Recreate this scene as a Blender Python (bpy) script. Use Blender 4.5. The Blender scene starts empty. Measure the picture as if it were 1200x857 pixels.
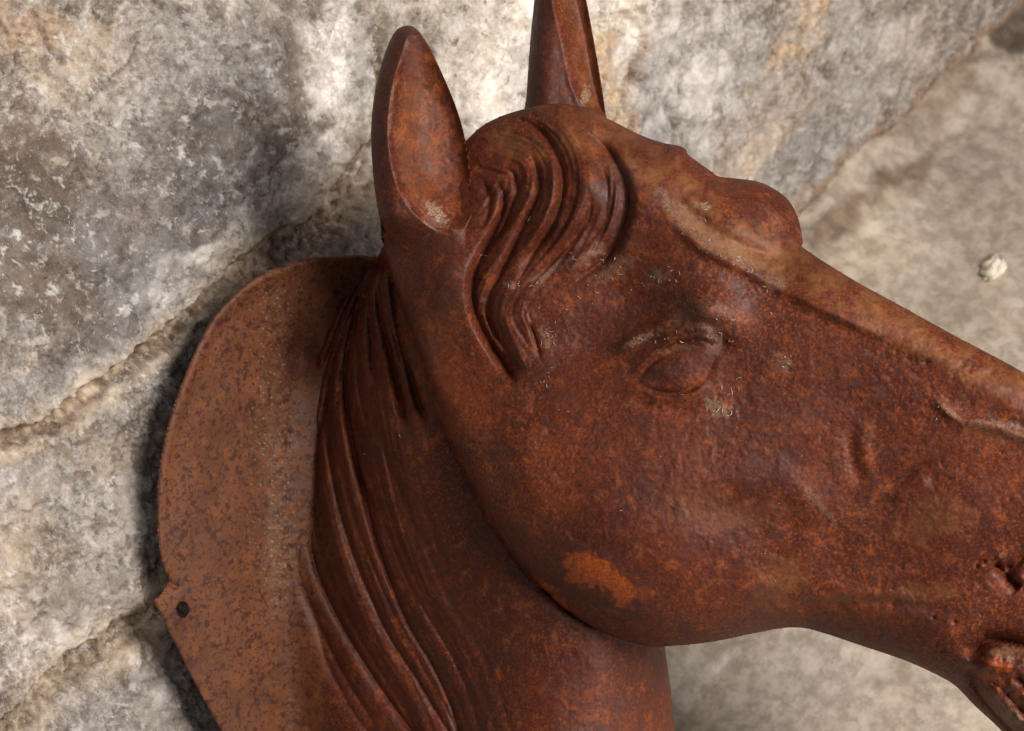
import bpy, math, random
import numpy as np
from mathutils import Matrix, Vector
rng = np.random.default_rng(7); random.seed(7)
scene = bpy.context.scene
S = 0.00042            # metres per unit (one unit is about 0.4 mm at the sculpture)
D = 2700.0             # camera distance in units

# ------------------------------------------------------------------ maths helpers
def P(u, v, w):
    """point seen at (u,v), w units in front of the focus plane -> 3D in the camera frame"""
    s = (D - w) / D
    return np.stack([(u-600)*s, -(v-428.5)*s, w], -1)
def sstep(a, b, x):
    t = np.clip((x-a)/(b-a), 0, 1); return t*t*(3-2*t)
def lerp(a, b, t): return a + (b-a)*t
_perm = rng.permutation(1024).astype(np.int64)
def _h(ix, iy, s): return _perm[(_perm[(ix + s*131) & 1023] + iy) & 1023]
def perlin(x, y, s=0):
    xi = np.floor(x).astype(np.int64); yi = np.floor(y).astype(np.int64)
    xf = x-xi; yf = y-yi
    ux = xf*xf*xf*(xf*(xf*6-15)+10); uy = yf*yf*yf*(yf*(yf*6-15)+10)
    def g(a, b):
        an = _h(xi+a, yi+b, s)*(2*math.pi/1024)
        return np.cos(an)*(xf-a) + np.sin(an)*(yf-b)
    return 1.4*lerp(lerp(g(0,0), g(1,0), ux), lerp(g(0,1), g(1,1), ux), uy)
def fbm(x, y, sc, o=4, s=0, gain=.5):
    r = 0; a = 1; f = 1/sc; n = 0
    for k in range(o):
        r = r + a*perlin(x*f+17.3*k, y*f-9.1*k, s+k); n += a; a *= gain; f *= 2.03
    return r/n
def smooth(pts, closed=False, n=6):
    p = np.array(pts, float); m = len(p); out = []
    rngi = range(m if closed else m-1)
    for i in rngi:
        if closed: a, b, c, d = p[(i-1) % m], p[i], p[(i+1) % m], p[(i+2) % m]
        else: a, b, c, d = p[max(i-1, 0)], p[i], p[i+1], p[min(i+2, m-1)]
        for k in range(n):
            t = k/n
            out.append(.5*((2*b)+(c-a)*t+(2*a-5*b+4*c-d)*t*t+(3*b-a-3*c+d)*t**3))
    if not closed: out.append(p[-1])
    return np.array(out)
def pdist(X, Y, pl, closed=False):
    """distance, 0..1 parameter and side of the nearest point of a polyline"""
    q = pl if not closed else np.vstack([pl, pl[:1]])
    best = np.full(X.shape, 1e18); T = np.zeros(X.shape); sd = np.zeros(X.shape)
    L = np.r_[0, np.cumsum(np.hypot(*(q[1:, :2]-q[:-1, :2]).T))]
    for i in range(len(q)-1):
        ax, ay = q[i][:2]; bx, by = q[i+1][:2]; dx, dy = bx-ax, by-ay
        l2 = dx*dx+dy*dy+1e-12
        t = np.clip(((X-ax)*dx+(Y-ay)*dy)/l2, 0, 1)
        ex = X-ax-t*dx; ey = Y-ay-t*dy; d = ex*ex+ey*ey
        m = d < best
        best = np.where(m, d, best); T = np.where(m, (L[i]+t*(L[i+1]-L[i]))/L[-1], T)
        sd = np.where(m, np.sign(dx*ey-dy*ex), sd)
    return np.sqrt(best), T, sd
def inside(X, Y, pl):
    c = np.zeros(X.shape, bool); n = len(pl)
    for i in range(n):
        ax, ay = pl[i][:2]; bx, by = pl[(i+1) % n][:2]
        if ay == by: continue
        c ^= ((ay > Y) != (by > Y)) & (X < (bx-ax)*(Y-ay)/(by-ay)+ax)
    return c
def sdpoly(X, Y, pl):
    d, _, _ = pdist(X, Y, pl, True); return np.where(inside(X, Y, pl), d, -d)
def tps(ctrl):
    c = np.array(ctrl, float); n = len(c); xy = c[:, :2]/100
    def K(r2): return np.where(r2 > 1e-12, .5*r2*np.log(r2+1e-12), 0)
    A = np.zeros((n+3, n+3)); d = xy[:, None]-xy[None]
    A[:n, :n] = K((d**2).sum(-1)) + np.eye(n)*.02
    A[:n, n] = 1; A[:n, n+1:] = xy; A[n, :n] = 1; A[n+1:, :n] = xy.T
    wv = np.linalg.solve(A, np.r_[c[:, 2], 0, 0, 0])
    def f(X, Y):
        X = X/100; Y = Y/100; r = wv[n]+wv[n+1]*X+wv[n+2]*Y
        for i in range(n): r = r + wv[i]*K((X-xy[i, 0])**2+(Y-xy[i, 1])**2)
        return r
    return f
def near(X, Y, pts, pad):
    p = np.array(pts)[:, :2]; lo = p.min(0)-pad; hi = p.max(0)+pad
    return (X > lo[0]) & (X < hi[0]) & (Y > lo[1]) & (Y < hi[1])
def groove(F, X, Y, pts, depth, wd, side=0, ends=(.12, .12), pw=1.0):
    """carve (depth>0) or raise (depth<0) along a curve; side adds a lip to one side"""
    pl = smooth(pts, n=5); m = near(X, Y, pl, wd*(8 if pw < 1.5 else 3.2))
    d, t, s = pdist(X[m], Y[m], pl)
    tp = sstep(0, ends[0]+1e-6, t)*sstep(0, ends[1]+1e-6, 1-t)
    F[m] -= depth*np.exp(-(d/wd)**pw)*tp
    if side: F[m] += side*s*depth*np.exp(-(d/(wd*2.2)))*tp*sstep(0, wd*2.0, d)*1.5
def bump(F, X, Y, x, y, rx, ry, h, ang=0):
    c, s = math.cos(ang), math.sin(ang); dx = X-x; dy = Y-y
    a = (dx*c+dy*s)/rx; b = (-dx*s+dy*c)/ry; F += h*np.exp(-(a*a+b*b))
def blob(X, Y, x, y, rx, ry, ang=0, rag=.35, sc=14, s=3):
    """soft-edged ragged stain, 0..1"""
    c, q = math.cos(ang), math.sin(ang); dx = X-x; dy = Y-y
    r = np.sqrt(((dx*c+dy*q)/rx)**2+((-dx*q+dy*c)/ry)**2)
    r = r + rag*fbm(X, Y, sc, 4, s)*1.6
    return sstep(1.15, .6, r)

# ------------------------------------------------------------------ world frame
N_w = np.array([.95, -.15, 1.0]); N_w /= np.linalg.norm(N_w)      # wall normal (camera frame)
N_f = np.array([.03, .85, 1.0]); N_f /= np.linalg.norm(N_f)     # floor normal
def ray_plane(u, v, n, c):
    # w such that n.P(u,v,w)=c ; P = ((u-600)(D-w)/D, -(v-428.5)(D-w)/D, w)
    k = (n[0]*(u-600)-n[1]*(v-428.5))/D
    return (c-k*D)/(n[2]-k)
WC = float(N_w @ P(200., 600., -312.))
def wall_w(u, v):
    # the wall swings away from the plate towards its foot on the right
    q = (u-520)*.68+(v-300)*.73-60
    return ray_plane(u, v, N_w, WC) - 1.8*.5*(q+np.sqrt(q*q+8000))*sstep(430, 850, u)
_ws = float(wall_w(np.array(985.), np.array(222.))); FC = float(N_f @ P(985., 222., _ws))
zc = N_f; xc = np.cross(N_w, N_f); xc /= np.linalg.norm(xc); yc = np.cross(zc, xc)
ORI = P(985., 222., _ws)
RW = np.stack([xc, yc, zc])                                        # camera frame -> world
def world(p): return ((p-ORI) @ RW.T)*S
def wdir(v): return RW @ np.array(v, float)

# ------------------------------------------------------------------ mesh helpers
def mesh_obj(name, verts, faces, mat, parent=None, attrs=None, origin=None):
    me = bpy.data.meshes.new(name)
    verts = np.asarray(verts, np.float64)
    o = np.zeros(3) if origin is None else np.array(origin)
    verts = verts - o
    faces = np.asarray(faces, np.int32); k = faces.shape[1]
    me.vertices.add(len(verts)); me.vertices.foreach_set('co', verts.astype(np.float32).ravel())
    me.loops.add(faces.size); me.loops.foreach_set('vertex_index', faces.ravel())
    me.polygons.add(len(faces)); me.polygons.foreach_set('loop_start', np.arange(0, faces.size, k, dtype=np.int32))
    me.polygons.foreach_set('use_smooth', np.ones(len(faces), bool))
    for an, av in (attrs or {}).items():
        a = me.color_attributes.new(an, 'FLOAT_COLOR', 'POINT')
        c = np.ones((len(verts), 4), np.float32); c[:, :av.shape[1]] = av
        a.data.foreach_set('color', c.ravel())
    me.update(calc_edges=True); me.validate()
    ob = bpy.data.objects.new(name, me); scene.collection.objects.link(ob)
    me.materials.append(mat)
    if parent is not None: ob.parent = parent
    elif origin is not None: ob.location = o
    return ob
def compact(verts, faces, attrs):
    used = np.unique(faces); mp = np.full(len(verts), -1); mp[used] = np.arange(len(used))
    return verts[used], mp[faces], {k: a[used] for k, a in attrs.items()}
def grid_xy(x0, x1, y0, y1, st):
    xs = np.arange(x0, x1+st, st); ys = np.arange(y0, y1+st, st); return np.meshgrid(xs, ys)
def snap(X, Y, pl, st):
    """pull grid points that lie near an outline onto it; returns X,Y,signed distance"""
    sd = sdpoly(X, Y, pl)
    m = np.abs(sd) < st*.72
    xs, ys = X[m], Y[m]; q = np.vstack([pl, pl[:1]])
    best = np.full(xs.shape, 1e18); bx_ = xs.copy(); by_ = ys.copy()
    for i in range(len(q)-1):
        ax, ay = q[i][:2]; dx, dy = q[i+1][:2]-q[i][:2]
        t = np.clip(((xs-ax)*dx+(ys-ay)*dy)/(dx*dx+dy*dy+1e-12), 0, 1)
        cx = ax+t*dx; cy = ay+t*dy; d = (xs-cx)**2+(ys-cy)**2
        k = d < best; best = np.where(k, d, best); bx_ = np.where(k, cx, bx_); by_ = np.where(k, cy, by_)
    X = X.copy(); Y = Y.copy(); X[m] = bx_; Y[m] = by_; sd = sd.copy(); sd[m] = 0
    return X, Y, sd
def solid(X, Y, sd, Wf, Wb, hole=None):
    """closed body between a front and a back relief sharing their outline"""
    h, w = X.shape; ok = sd >= -1e-9
    if hole is not None: ok &= ~hole
    c = ok[:-1, :-1] & ok[1:, :-1] & ok[:-1, 1:] & ok[1:, 1:]
    idx = np.arange(h*w).reshape(h, w)
    a, b, d, e = idx[:-1, :-1][c], idx[:-1, 1:][c], idx[1:, 1:][c], idx[1:, :-1][c]
    F = np.stack([a, e, d, b], 1)                        # faces +w (towards the camera)
    Vf = P(X, Y, Wf).reshape(-1, 3); Vb = P(X, Y, Wb).reshape(-1, 3)
    n = h*w; Fb = np.stack([a, b, d, e], 1)+n
    # side faces along open edges
    E = np.concatenate([np.stack([F[:, i], F[:, (i+1) % 4]], 1) for i in range(4)])
    key = E[:, 0].astype(np.int64)*n+E[:, 1]; rev = E[:, 1].astype(np.int64)*n+E[:, 0]
    op = E[~np.isin(key, rev)]
    Sd = np.stack([op[:, 1], op[:, 0], op[:, 0]+n, op[:, 1]+n], 1)
    return np.vstack([Vf, Vb]), F, np.vstack([Fb, Sd])

# ------------------------------------------------------------------ materials
class NT:
    def __init__(s, m):
        s.t = m.node_tree; s.n = s.t.nodes; s.l = s.t.links; s.n.clear()
        s.out = s.n.new('ShaderNodeOutputMaterial'); s.b = s.n.new('ShaderNodeBsdfPrincipled')
        s.l.new(s.b.outputs[0], s.out.inputs[0])
        tc = s.n.new('ShaderNodeNewGeometry'); s.pos = tc.outputs['Position']
    def noise(s, scale, detail=4, rough=.6, dist=0, vec=None, off=0):
        n = s.n.new('ShaderNodeTexNoise'); n.inputs['Scale'].default_value = scale
        n.inputs['Detail'].default_value = detail; n.inputs['Roughness'].default_value = rough
        n.inputs['Distortion'].default_value = dist
        src = vec or s.pos
        if off:
            a = s.n.new('ShaderNodeVectorMath'); a.inputs[1].default_value = (off, off*.7, -off)
            s.l.new(src, a.inputs[0]); src = a.outputs[0]
        s.l.new(src, n.inputs['Vector']); return n.outputs['Fac']
    def vor(s, scale, feat='F1'):
        n = s.n.new('ShaderNodeTexVoronoi'); n.feature = feat; n.inputs['Scale'].default_value = scale
        s.l.new(s.pos, n.inputs['Vector']); return n.outputs['Distance']
    def ramp(s, f, a, b, lo=0., hi=1.):
        n = s.n.new('ShaderNodeMapRange'); n.interpolation_type = 'SMOOTHSTEP'
        for i, v in zip((1, 2, 3, 4), (a, b, lo, hi)): n.inputs[i].default_value = v
        s.l.new(f, n.inputs[0]); return n.outputs[0]
    def mix(s, f, a, b, mode='MIX'):
        n = s.n.new('ShaderNodeMix'); n.data_type = 'RGBA'; n.blend_type = mode
        for sock, v in ((n.inputs[0], f), (n.inputs[6], a), (n.inputs[7], b)):
            if isinstance(v, (int, float)): sock.default_value = v
            elif isinstance(v, tuple): sock.default_value = (*v, 1)
            else: s.l.new(v, sock)
        return n.outputs[2]
    def math(s, op, a, b=0.):
        n = s.n.new('ShaderNodeMath'); n.operation = op
        for sock, v in ((n.inputs[0], a), (n.inputs[1], b)):
            if isinstance(v, (int, float)): sock.default_value = v
            else: s.l.new(v, sock)
        return n.outputs[0]
    def attr(s, name):
        n = s.n.new('ShaderNodeVertexColor'); n.layer_name = name; return n.outputs[0]
    def sep(s, c):
        n = s.n.new('ShaderNodeSeparateColor'); s.l.new(c, n.inputs[0]); return n.outputs
    def bump(s, h, strength, dist, prev=None):
        n = s.n.new('ShaderNodeBump'); n.inputs['Strength'].default_value = strength
        n.inputs['Distance'].default_value = dist; s.l.new(h, n.inputs['Height'])
        if prev is not None: s.l.new(prev, n.inputs['Normal'])
        return n.outputs[0]
    def set(s, k, v):
        if isinstance(v, (int, float)): s.b.inputs[k].default_value = v
        else: s.l.new(v, s.b.inputs[k])
def new_mat(name):
    m = bpy.data.materials.new(name); m.use_nodes = True; return m, NT(m)

def rust_material(name, base=(.068, .0108, .0030), mid=(.110, .0195, .0050), ora=(.30, .066, .0115), dark=(.030, .0105, .012), spots=0.0, rough=.56):
    m, t = new_mat(name)
    big = t.noise(22, 5, .6); med = t.noise(110, 5, .65, .4, off=3.1); fine = t.noise(640, 5, .72, off=7.7); vfine = t.noise(1300, 3, .7, off=1.3)
    c = t.mix(t.ramp(big, .36, .64), base, mid)
    c = t.mix(t.math('MULTIPLY', t.ramp(med, .50, .72), .65), c, ora)
    c = t.mix(t.math('MULTIPLY', t.ramp(fine, .51, .64), t.ramp(t.noise(13, 5, .6, .4, off=23.), .38, .62, .18, .74)), c, ora)
    dk = t.math('MULTIPLY', t.ramp(fine, .48, .37), .78)
    c = t.mix(dk, c, dark)
    d2 = t.math('MULTIPLY', t.ramp(t.noise(330, 3, .6, .5, off=11.), .56, .63), .55)
    c = t.mix(d2, c, dark)
    c = t.mix(t.math('MULTIPLY', t.ramp(vfine, .56, .74), .35), c, (.42, .16, .07))
    c = t.mix(t.math('MULTIPLY', t.ramp(vfine, .42, .28), .5), c, (.03, .012, .012))
    k = t.sep(t.attr('stain_and_shade'))      # R ochre dust + painted light, G fresh orange rust, B dark patina + painted shade
    grain = t.math('ADD', .62, t.math('MULTIPLY', t.ramp(fine, .3, .7), .38))
    c = t.mix(t.math('MULTIPLY', k[0], grain), c, t.mix(t.ramp(med, .35, .6), (.150, .048, .013), (.215, .082, .027)))
    c = t.mix(t.math('MULTIPLY', k[1], grain), c, t.mix(t.ramp(fine, .4, .6), (.36, .062, .007), (.50, .105, .010)))
    c = t.mix(t.math('MULTIPLY', k[2], grain), c, (.060, .022, .020))
    j = t.sep(t.attr('stain2_and_glint'))     # R pale dust and painted highlights, G dark rust spots
    pn = j[1]
    pbase = t.mix(t.ramp(big, .36, .64), (.108, .034, .0125), (.148, .048, .017))
    pbase = t.mix(t.math('MULTIPLY', t.ramp(med, .48, .68), .5), pbase, (.23, .070, .019))
    pbase = t.mix(t.math('MULTIPLY', t.ramp(vfine, .45, .30), .35), pbase, (.05, .02, .015))
    if spots:
        s1 = t.ramp(t.noise(225, 5, .62, .2, off=5.), .56, .58); s2 = t.ramp(t.noise(520, 3, .55, .2, off=9.), .57, .59)
        ss = t.math('MAXIMUM', s1, t.math('MULTIPLY', s2, .8))
        pbase = t.mix(t.math('MULTIPLY', ss, spots), pbase, (.050, .0145, .0105))
    c = t.mix(pn, c, pbase)
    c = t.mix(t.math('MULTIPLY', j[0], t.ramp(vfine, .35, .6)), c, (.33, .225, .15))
    t.set('Base Color', c); t.set('Metallic', 0.0); t.set('Specular IOR Level', .36)
    t.set('Roughness', t.ramp(med, .3, .7, rough-.07, rough+.13))
    h = t.math('ADD', t.math('MULTIPLY', fine, .6), t.math('MULTIPLY', vfine, .4))
    n = t.bump(med, .18, .0010); n = t.bump(h, .5, .00045, n); t.set('Normal', n)
    return m
M_rust = rust_material('rusty_cast_iron', spots=.9)
M_plate = M_rust

def stone_material(name, fine_amt=1.0, bumpd=.0016):
    m, t = new_mat(name)
    c = t.attr('tint')
    f1 = t.noise(70, 9, .68, .2); f2 = t.noise(260, 8, .72, off=2.); f3 = t.noise(900, 4, .7, off=4.); f4 = t.noise(140, 8, .7, .4, off=6.)
    zone = t.ramp(t.noise(16, 4, .6, .3, off=9.), .40, .60, .12, 1.0); zc = t.ramp(t.noise(24, 4, .6, .3, off=19.), .42, .60, .25, 1.0)
    c = t.mix(1.0, c, t.mix(t.ramp(f1, .38, .62), (.78, .75, .72), (1.15, 1.15, 1.16)), 'MULTIPLY')
    c = t.mix(t.math('MULTIPLY', zc, fine_amt*.8), c, t.mix(t.ramp(f2, .40, .60), (.66, .61, .57), (1.22, 1.22, 1.23)), 'MULTIPLY')
    c = t.mix(t.math('MULTIPLY', zone, t.math('MULTIPLY', t.ramp(f4, .575, .60), .7*fine_amt)), c, (.70, .665, .64))
    c = t.mix(t.math('MULTIPLY', zone, t.math('MULTIPLY', t.ramp(f4, .415, .385), .75*fine_amt)), c, (.17, .12, .09))
    c = t.mix(t.math('MULTIPLY', t.ramp(f3, .62, .68), .7*fine_amt), c, (.80, .77, .75))
    c = t.mix(t.math('MULTIPLY', t.ramp(f3, .38, .31), .65*fine_amt), c, (.09, .065, .05))
    t.set('Base Color', c); t.set('Roughness', .72); t.set('Specular IOR Level', .35)
    n = t.bump(t.math('MULTIPLY', f4, zone), .9, bumpd*3.0); n = t.bump(t.math('MULTIPLY', f2, zc), .9, bumpd*1.1, n); n = t.bump(f3, .6, bumpd*.25, n); t.set('Normal', n)
    return m
M_wall = stone_material('weathered_wall_stone'); M_floor = stone_material('worn_pale_floor', .2, .0007)

# ------------------------------------------------------------------ the sculpture: base forms
plate_w = lambda X, Y: -240 - .80*(X-200) - .15*(Y-600)
def plate_relief(xp, yp):
    Wp = plate_w(xp, yp)
    Wp = Wp + 22*np.exp(-((xp-345)/120)**2-((yp-300)/70)**2) - 20*np.exp(-((xp-335)/45)**2-((yp-420)/90)**2)
    dn = pdist(xp, yp, smooth([(352,440),(330,520),(318,620),(316,700),(330,780),(356,860),(400,960)]))[0]
    Wp = Wp - 12*np.exp(-(dn/34)**2)*sstep(380, 520, yp)
    Wp = Wp - 34*np.exp(-((xp-352)/24)**2-((yp-414)/34)**2) - 9*np.exp(-((xp-290)/60)**2-((yp-520)/120)**2)
    return Wp, dn
neck_f = tps([(360,300,-345),(430,300,-300),(450,340,-262),(500,420,-205),(380,430,-345),(360,520,-372),(345,620,-385),(340,720,-372),(350,860,-392),(350,1000,-420),
    (400,500,-300),(440,430,-255),(480,520,-190),(420,620,-285),(500,620,-205),(560,600,-155),(600,700,-150),(370,650,-340),(440,720,-300),(400,720,-335),(520,740,-232),(400,800,-356),(470,840,-305),
    (560,840,-225),(650,800,-152),(720,780,-150),(770,790,-185),(650,920,-140),(770,920,-195),(720,680,-140),(520,940,-260),(640,600,-130),(560,500,-150),(560,400,-140),(620,500,-120)])
head_f = tps([(480,300,-120),(500,380,-118),(520,470,-120),(450,250,-170),(560,560,-82),(600,640,-72),(660,700,-66),(720,740,-60),(600,500,-50),(560,430,-92),(530,330,-78),(560,250,-80),
    (560,180,-105),(620,160,-75),(600,250,-52),(680,210,-18),(720,260,-8),(660,120,-62),(720,145,-35),(660,330,-38),(700,400,-28),(700,500,0),(720,600,18),(800,680,8),(680,640,-8),
    (760,330,6),(760,220,12),(820,190,-5),(800,260,34),(850,290,50),(880,330,52),(830,340,48),(900,262,22),(908,232,10),(870,250,30),(872,222,10),(940,290,40),(800,430,38),(850,440,44),(780,500,30),(900,420,62),(960,350,84),
    (900,520,56),(850,600,34),(950,640,38),(900,700,14),(1000,460,84),(1000,560,72),(1040,400,104),(1100,430,122),(1100,500,122),(1100,600,92),(1080,700,58),(1180,480,148),(1200,600,126),(1180,700,92),(1120,780,62),
    (1300,540,166),(1300,700,130),(1260,820,80),(1400,640,160),(930,740,0),(1010,740,22),(800,740,-26)])
HEADPOLY = smooth([(446,270),(452,300),(462,330),(477,368),(494,415),(512,465),(526,505),(545,548),(566,590),(592,632),(622,672),(652,706),(686,730),(720,746),(752,755),(778,757.5),
    (830,753),(880,743),(915,736.5),(940,736),(965,742),(1010,757),(1060,774),(1100,792),(1122,806),(1142,827),(1172,855),(1204,893),(1240,924),(1280,918),(1314,868),(1336,790),(1342,710),
    (1328,620),(1300,540),(1258,477),(1200,437),(1120,394),(1060,361),(1000,328),(942,291),(941,284),(936,258),(925,236),(908,222),(888,213),(865,209.5),(843,207),(832,200),(818,190),(807,182),
    (804,176),(796,171),(775,167),(750,158),(720,143),(690,129),(665,122),(640,122.5),(610,129),(583,138),(562,150),(545,166),(520,190),(480,220),(450,245)], True, 5)
NECKPOLY = smooth([(449,262),(449,288),(428,322),(405,352),(388,385),(373,420),(362,470),(354,540),(336,620),(318,720),(312,820),(320,940),(340,1080),(420,1180),(600,1200),(750,1180),(812,1080),
    (800,950),(791,860),(785,800),(779,757),(775,700),(760,600),(720,450),(640,330),(560,260),(500,235)], True, 5)
X, Y = grid_xy(300, 1456, 112, 1206, 1.6)
OUT_in = None
sdH = sdpoly(X, Y, HEADPOLY); sdN = sdpoly(X, Y, NECKPOLY)
# outline of both together, snapped
mu = np.maximum(sdH, sdN)
def snap_union(X, Y, st):
    Xs, Ys = X.copy(), Y.copy()
    g = np.abs(mu) < st*.75
    for pl, sd, other in ((HEADPOLY, sdH, sdN), (NECKPOLY, sdN, sdH)):
        m = g & (np.abs(sd) <= st*.75) & (other < st*.5)
        a, b, _ = snap(X[m], Y[m], pl, st); Xs[m] = a; Ys[m] = b
    sd = mu.copy(); sd[g] = 0
    return Xs, Ys, sd
X, Y, SD = snap_union(X, Y, 1.6)

# neck, sunk towards its edges
Wn = neck_f(X, Y)
def drop(sd, R, A):
    t = np.clip(sd/R, 0, 1); return A*(1-np.sqrt(np.clip(1-(1-t)**2, 0, 1)))
right = sstep(560, 720, X)
sdn = np.where(sdN > 0, sdN, 0)
Wn = Wn - lerp(drop(sdn, 26, 26)*lerp(1, .2, sstep(560, 700, Y)), drop(sdn, 95, 130), right)
dL = pdist(X, Y, smooth([(362,470),(354,540),(336,620),(318,720),(312,820),(320,940),(340,1080)]))[0]
mL = (X < 520) & (Y > 440); Pr = np.zeros(X.shape); Pr[mL] = plate_relief(X[mL], Y[mL])[0]
kL = np.clip(dL/lerp(14, 112, sstep(500, 760, Y)), 0, 1)**.72
kL = np.where(mL & (sdN > 0), np.clip(lerp(1, kL, sstep(450, 520, Y)), 0, 1), 1)
Wn = lerp(Pr-.8, Wn, kL*kL*(3-2*kL))
Wn0 = Wn.copy()
# mane locks
for pts, dp, wd, sd_, en in [
    ([(440,300),(405,365),(384,420),(366,470),(356,520),(354,560),(356,602),(366,649),(378,687),(402,735),(430,782),(463,830),(482,857),(510,900),(560,980)], 30, 7, .25, (.02,.1)),
    ([(380,420),(362,470),(345,540),(335,600),(340,650),(352,690),(371,735),(383,777),(411,830),(430,857),(470,920)], 14, 8, .2, (.1,.1)),
    ([(444,300),(420,350),(398,400),(386,440),(383,480),(385,521),(397,592),(416,654),(435,701),(458,749),(492,801),(525,857),(560,910)], 22, 6, .25, (.02,.1)),
    ([(449,305),(428,345),(412,385),(405,425),(406,470),(412,507),(423,564),(437,621),(456,678),(480,735),(508,782),(530,830),(546,880),(570,930)], 26, 6, .25, (.02,.12)),
    ([(404,430),(406,488),(416,540),(426,570),(438,600),(446,632)], 20, 5, 0, (.1,.3)),
    ([(415,450),(424,520),(440,580),(460,637),(486,697),(516,745),(542,795),(560,850),(580,900)], 11, 6, .2, (.15,.15)),
    ([(425,430),(440,500),(462,560),(490,625),(520,690),(545,750),(565,820)], 6, 8, 0, (.2,.3)),
    ([(395,440),(376,500),(372,560),(378,620),(392,665),(414,712)], 9, 5, 0, (.2,.3)),
    ([(390,450),(374,500),(366,560),(364,600)], 10, 4, 0, (.2,.3)),
    ([(372,560),(374,620),(386,672),(408,722),(438,775),(470,825),(500,880)], 9, 4, .1, (.2,.1)),
    ([(342,600),(344,650),(360,700),(384,755),(414,810),(445,857)], 13, 6, .1, (.2,.1)),
    ([(398,500),(404,560),(420,620),(440,672),(465,725),(495,780),(528,840),(550,900)], 8, 3.6, 0, (.2,.1)),
    ([(428,480),(440,540),(456,600),(478,660),(505,715),(536,775),(560,830)], 6, 4, 0, (.2,.2)),
    ([(366,520),(364,570),(370,625),(384,672)], 7, 3, 0, (.2,.3)),
    ([(415,470),(418,505),(428,545)], 9, 3.5, 0, (.2,.3)),
    ([(425,345),(412,400),(398,450),(394,500)], 12, 4, .1, (.1,.3)),
    ([(452,340),(456,370),(466,410),(474,440)], 12, 4, .1, (.1,.3)),
    ([(450,300),(433,330),(432,365),(436,400),(437,430),(441,452),(450,464)], 30, 5.5, .2, (.02,.25)),
    ([(452,305),(443,335),(446,370),(455,405),(463,440),(469,470),(475,500),(478,512)], 38, 5.5, .25, (.02,.2)),
    ([(455,310),(459,330),(464,370),(472,410),(481,440),(491,472),(500,492),(507,498)], 38, 5, .25, (.02,.12)),
    ([(462,330),(474,375),(488,420),(500,450),(512,480),(517,500)], 18, 6, .2, (.02,.3)),
    ([(438,310),(422,340),(416,375),(418,420),(424,470),(436,520)], 22, 5, .2, (.02,.3)),
    ([(432,312),(412,350),(396,380)], 10, 5, 0, (.02,.3)),
    ([(470,400),(478,450),(486,480)], -9, 6, 0, (.3,.3)),
    ([(452,420),(458,460),(462,490)], -8, 7, 0, (.3,.3)),
    ([(440,560),(470,630),(510,700),(545,770),(570,857)], -5, 14, 0, (.2,.2)),
    ([(660,760),(668,857),(672,950)], 2.5, 5, 0, (.1,.1)),
    ([(500,560),(530,650),(560,740),(590,857)], 4, 22, 0, (.2,.2)),
    ([(545,600),(590,680),(640,740),(700,790)], 6, 20, 0, (.2,.2)),
    ]:
    groove(Wn, X, Y, pts, dp, wd, sd_, en)
mF = (X < 640) & (Y > 290); flow = smooth([(449,305),(428,345),(412,385),(405,425),(406,470),(412,507),(423,564),(437,621),(456,678),(480,735),(508,782),(530,830),(546,880),(570,960)])
df, tf, sf = pdist(X[mF], Y[mF], flow); sg = df*sf
rip = np.zeros(X.shape); rip[mF] = (2.6*perlin(sg/7.5, tf*3.0, 5) + 1.7*perlin(sg/3.6, tf*5, 6) + 3.2*perlin(sg/15., tf*2, 7))*sstep(95, 45, df)*sstep(0, .12, tf)
Wn += rip*np.where(mF, 1, 0)*sstep(0, 14, sdN)
Wn = Wn0 + (Wn-Wn0)*np.where(mL & (sdN > 0) & (Y > 520), sstep(.25, .7, kL), 1)*lerp(.92, .55, sstep(560, 760, Y))*lerp(1, .35, sstep(470, 600, X-.25*(Y-600)))

# head
Wh = head_f(X, Y)
sdh = np.where(sdH > 0, sdH, 0)
dJ, tJ, _ = pdist(X, Y, HEADPOLY, True)
# different roundness per stretch of the outline
rightw = sstep(640, 800, X)
jaw = sstep(640, 700, Y)
R = 46 + 20*jaw; A = 46 + 28*jaw
R = np.where((X > 700) & (Y < 470), lerp(62, 30, sstep(930, 960, X)), R); A = np.where((X > 700) & (Y < 470), lerp(70, 44, sstep(930, 960, X)), A)
blend = sstep(505, 455, Y)*sstep(640, 560, X)         # along the ear root and mane the edge is thin
edgeR = lerp(R, 14, blend); edgeA = lerp(A, 10, blend)
fade = sstep(700, 560, Y)*sstep(720, 600, X)*(1-blend)
edgeR = lerp(edgeR, 22, fade); edgeA = lerp(edgeA, 20, fade)
def ssmooth(a, it=12):
    for _ in range(it):
        b = a.copy(); b[1:-1] = (a[:-2]+2*a[1:-1]+a[2:])/4; a = b.copy(); a[:, 1:-1] = (b[:, :-2]+2*b[:, 1:-1]+b[:, 2:])/4
    return a
edgeR = ssmooth(edgeR, 25); edgeA = ssmooth(edgeA, 25)
Wh = Wh - drop(sdh, edgeR, edgeA)

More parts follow.
